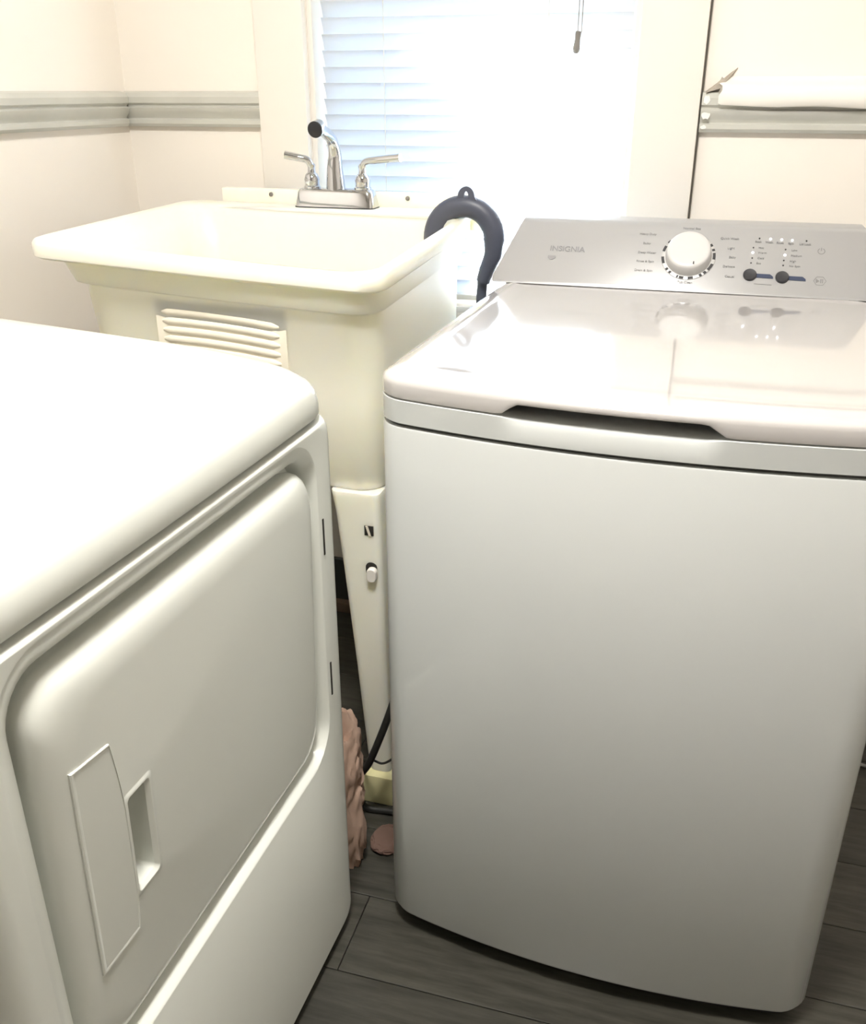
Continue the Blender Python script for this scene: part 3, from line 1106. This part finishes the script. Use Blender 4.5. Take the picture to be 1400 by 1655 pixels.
# C-shaped channel: outer shell with a thin wall, open towards the camera's far side
bm = bmesh.new()
rings = []
for i_, p in enumerate(pts):
    t = (pts[min(i_ + 1, len(pts) - 1)] - pts[max(i_ - 1, 0)]).normalized()
    nrm = Vector((t.z, 0, -t.x))
    if nrm.dot(p - (HC - hl_)) < 0:
        nrm = -nrm
    bn = Vector((0, 1, 0))
    taper = 1 - .35 * max(0, (i_ - 26) / 4.0)
    ring = []
    for k in range(13):
        a = R(-150 + 300 * k / 12)
        ring.append(p - bn * (.0185 * math.cos(a)) + nrm * (.0205 * taper * math.sin(a)))
    for k in range(12, -1, -1):
        a = R(-150 + 300 * k / 12)
        ring.append(p - bn * (.0160 * math.cos(a)) + nrm * (.0180 * taper * math.sin(a)))
    rings.append(ring)
loft(bm, rings)
build('channel', bm, 'guide', hose, smooth=40)
# hanging tab with an eyelet on top
bm = bmesh.new()
tabc = HC + Vector((.006, -.010, RM + .0185)) - hl_
n = 24
outer, inner = [], []
for k in range(n):
    a = 2 * PI * k / n
    ca, sa = math.cos(a), math.sin(a)
    ox, oz = .0165 * ca, .0185 * sa
    if sa < 0:
        ox *= 1 + 1.0 * (-sa)
        oz *= 1.15
    outer.append((ox, oz))
    inner.append((.0042 * ca, .0085 * sa + .001))
r1 = [tabc + Vector((a, -.002, b)) for a, b in outer]
r2 = [tabc + Vector((a, .003, b)) for a, b in outer]
i1 = [tabc + Vector((a, -.002, b)) for a, b in inner]
i2 = [tabc + Vector((a, .003, b)) for a, b in inner]
loft(bm, [r1, r2, i2, i1, r1], False, False)
build('hanging_tab', bm, 'guide', hose)
bm = bmesh.new()
tube(bm, bez([pts[-1] + Vector((0.0, .0, .012)), pts[-1] + Vector((-.006, .012, -.06)), pts[-1] + Vector((-.006, .022, -.20)), pts[-1] + Vector((-.002, .03, -.45))], 8), .0105, 12)
build('hose', bm, 'guide', hose)

# ------------------------------------------------------------------ rag, scrap, cables
def cloth(name, label, cat, c, size, seed, m, fold=1.0):
    bm = bmesh.new()
    bmesh.ops.create_icosphere(bm, subdivisions=5, radius=1.0)
    sx, sy, sz = size
    for v in bm.verts:
        p = v.co.copy()
        n1 = noise.noise(p * 1.6 + Vector((seed, 0, 0)))
        w = p + Vector((noise.noise(p * 1.3 + Vector((0, seed, 0))), noise.noise(p * 1.3 + Vector((5, seed, 2))), 0)) * .8
        fo = 1 - abs(noise.noise(Vector((w.x * 3.2, w.y * 3.2, w.z * 2.6 + seed)))) * 2
        r_ = 1 + .22 * n1 * fold + .17 * fo * fold
        q_ = p * r_
        e_ = max(.5, math.sqrt(max(0, 1 - p.z * p.z))) ** .6
        q_.x /= e_
        q_.y /= e_ ** .5
        v.co = Vector((q_.x * sx, q_.y * sy, max(-0.96, q_.z) * sz))
    z0 = min(v.co.z for v in bm.verts)
    for v in bm.verts:
        v.co.z -= z0
    o = build(name, bm, m, smooth=80)
    o.location = c
    o['label'] = label
    o['category'] = cat
    return o


cloth('crumpled_rag', 'crumpled pinkish tan rag heaped between the dryer and the tub leg', 'rag', (-.514, 1.166, .0008), (.050, .044, .150), 3.1, 'rag')
cloth('cloth_scrap', 'small dull pink cloth scrap lying flat against the washer foot', 'rag', (-.437, 1.222, .0008), (.028, .034, .007), 9.4, 'scrap', .6)

bm = bmesh.new()
tube(bm, bez([(-.400, 1.62, .50), (-.413, 1.45, .42), (-.427, 1.31, .33), (-.436, 1.262, .275), (-.4545, 1.250, .214), (-.478, 1.248, .150), (-.4985, 1.256, .112), (-.509, 1.268, .075), (-.512, 1.278, .035), (-.497, 1.288, .0075), (-.45, 1.292, .0075), (-.41, 1.285, .0075)], 8), .0066, 10)
o = build('power_cable', bm, 'cable')
o['label'] = 'thick black power cable curving down behind the washer'
o['category'] = 'cable'
bm = bmesh.new()
tube(bm, bez([(-.395, 1.40, .22), (-.415, 1.285, .172), (-.436, 1.262, .160), (-.455, 1.258, .1475), (-.474, 1.262, .147), (-.52, 1.32, .10), (-.62, 1.50, .02), (-.70, 1.62, .0035)], 8), .0022, 8)
o = build('thin_wire', bm, 'cable')
o['label'] = 'thin dark wire crossing the foot of the tub leg'
o['category'] = 'wire'
bm = bmesh.new()
tube(bm, bez([(.30, 1.73, .0042), (.395, 1.690, .0042), (.431, 1.683, .0042), (.50, 1.655, .0042), (.62, 1.70, .0042)], 8), .0036, 8)
o = build('floor_cable', bm, 'greycable')
o['label'] = 'thin grey cable on the dark floor right of the washer'
o['category'] = 'cable'
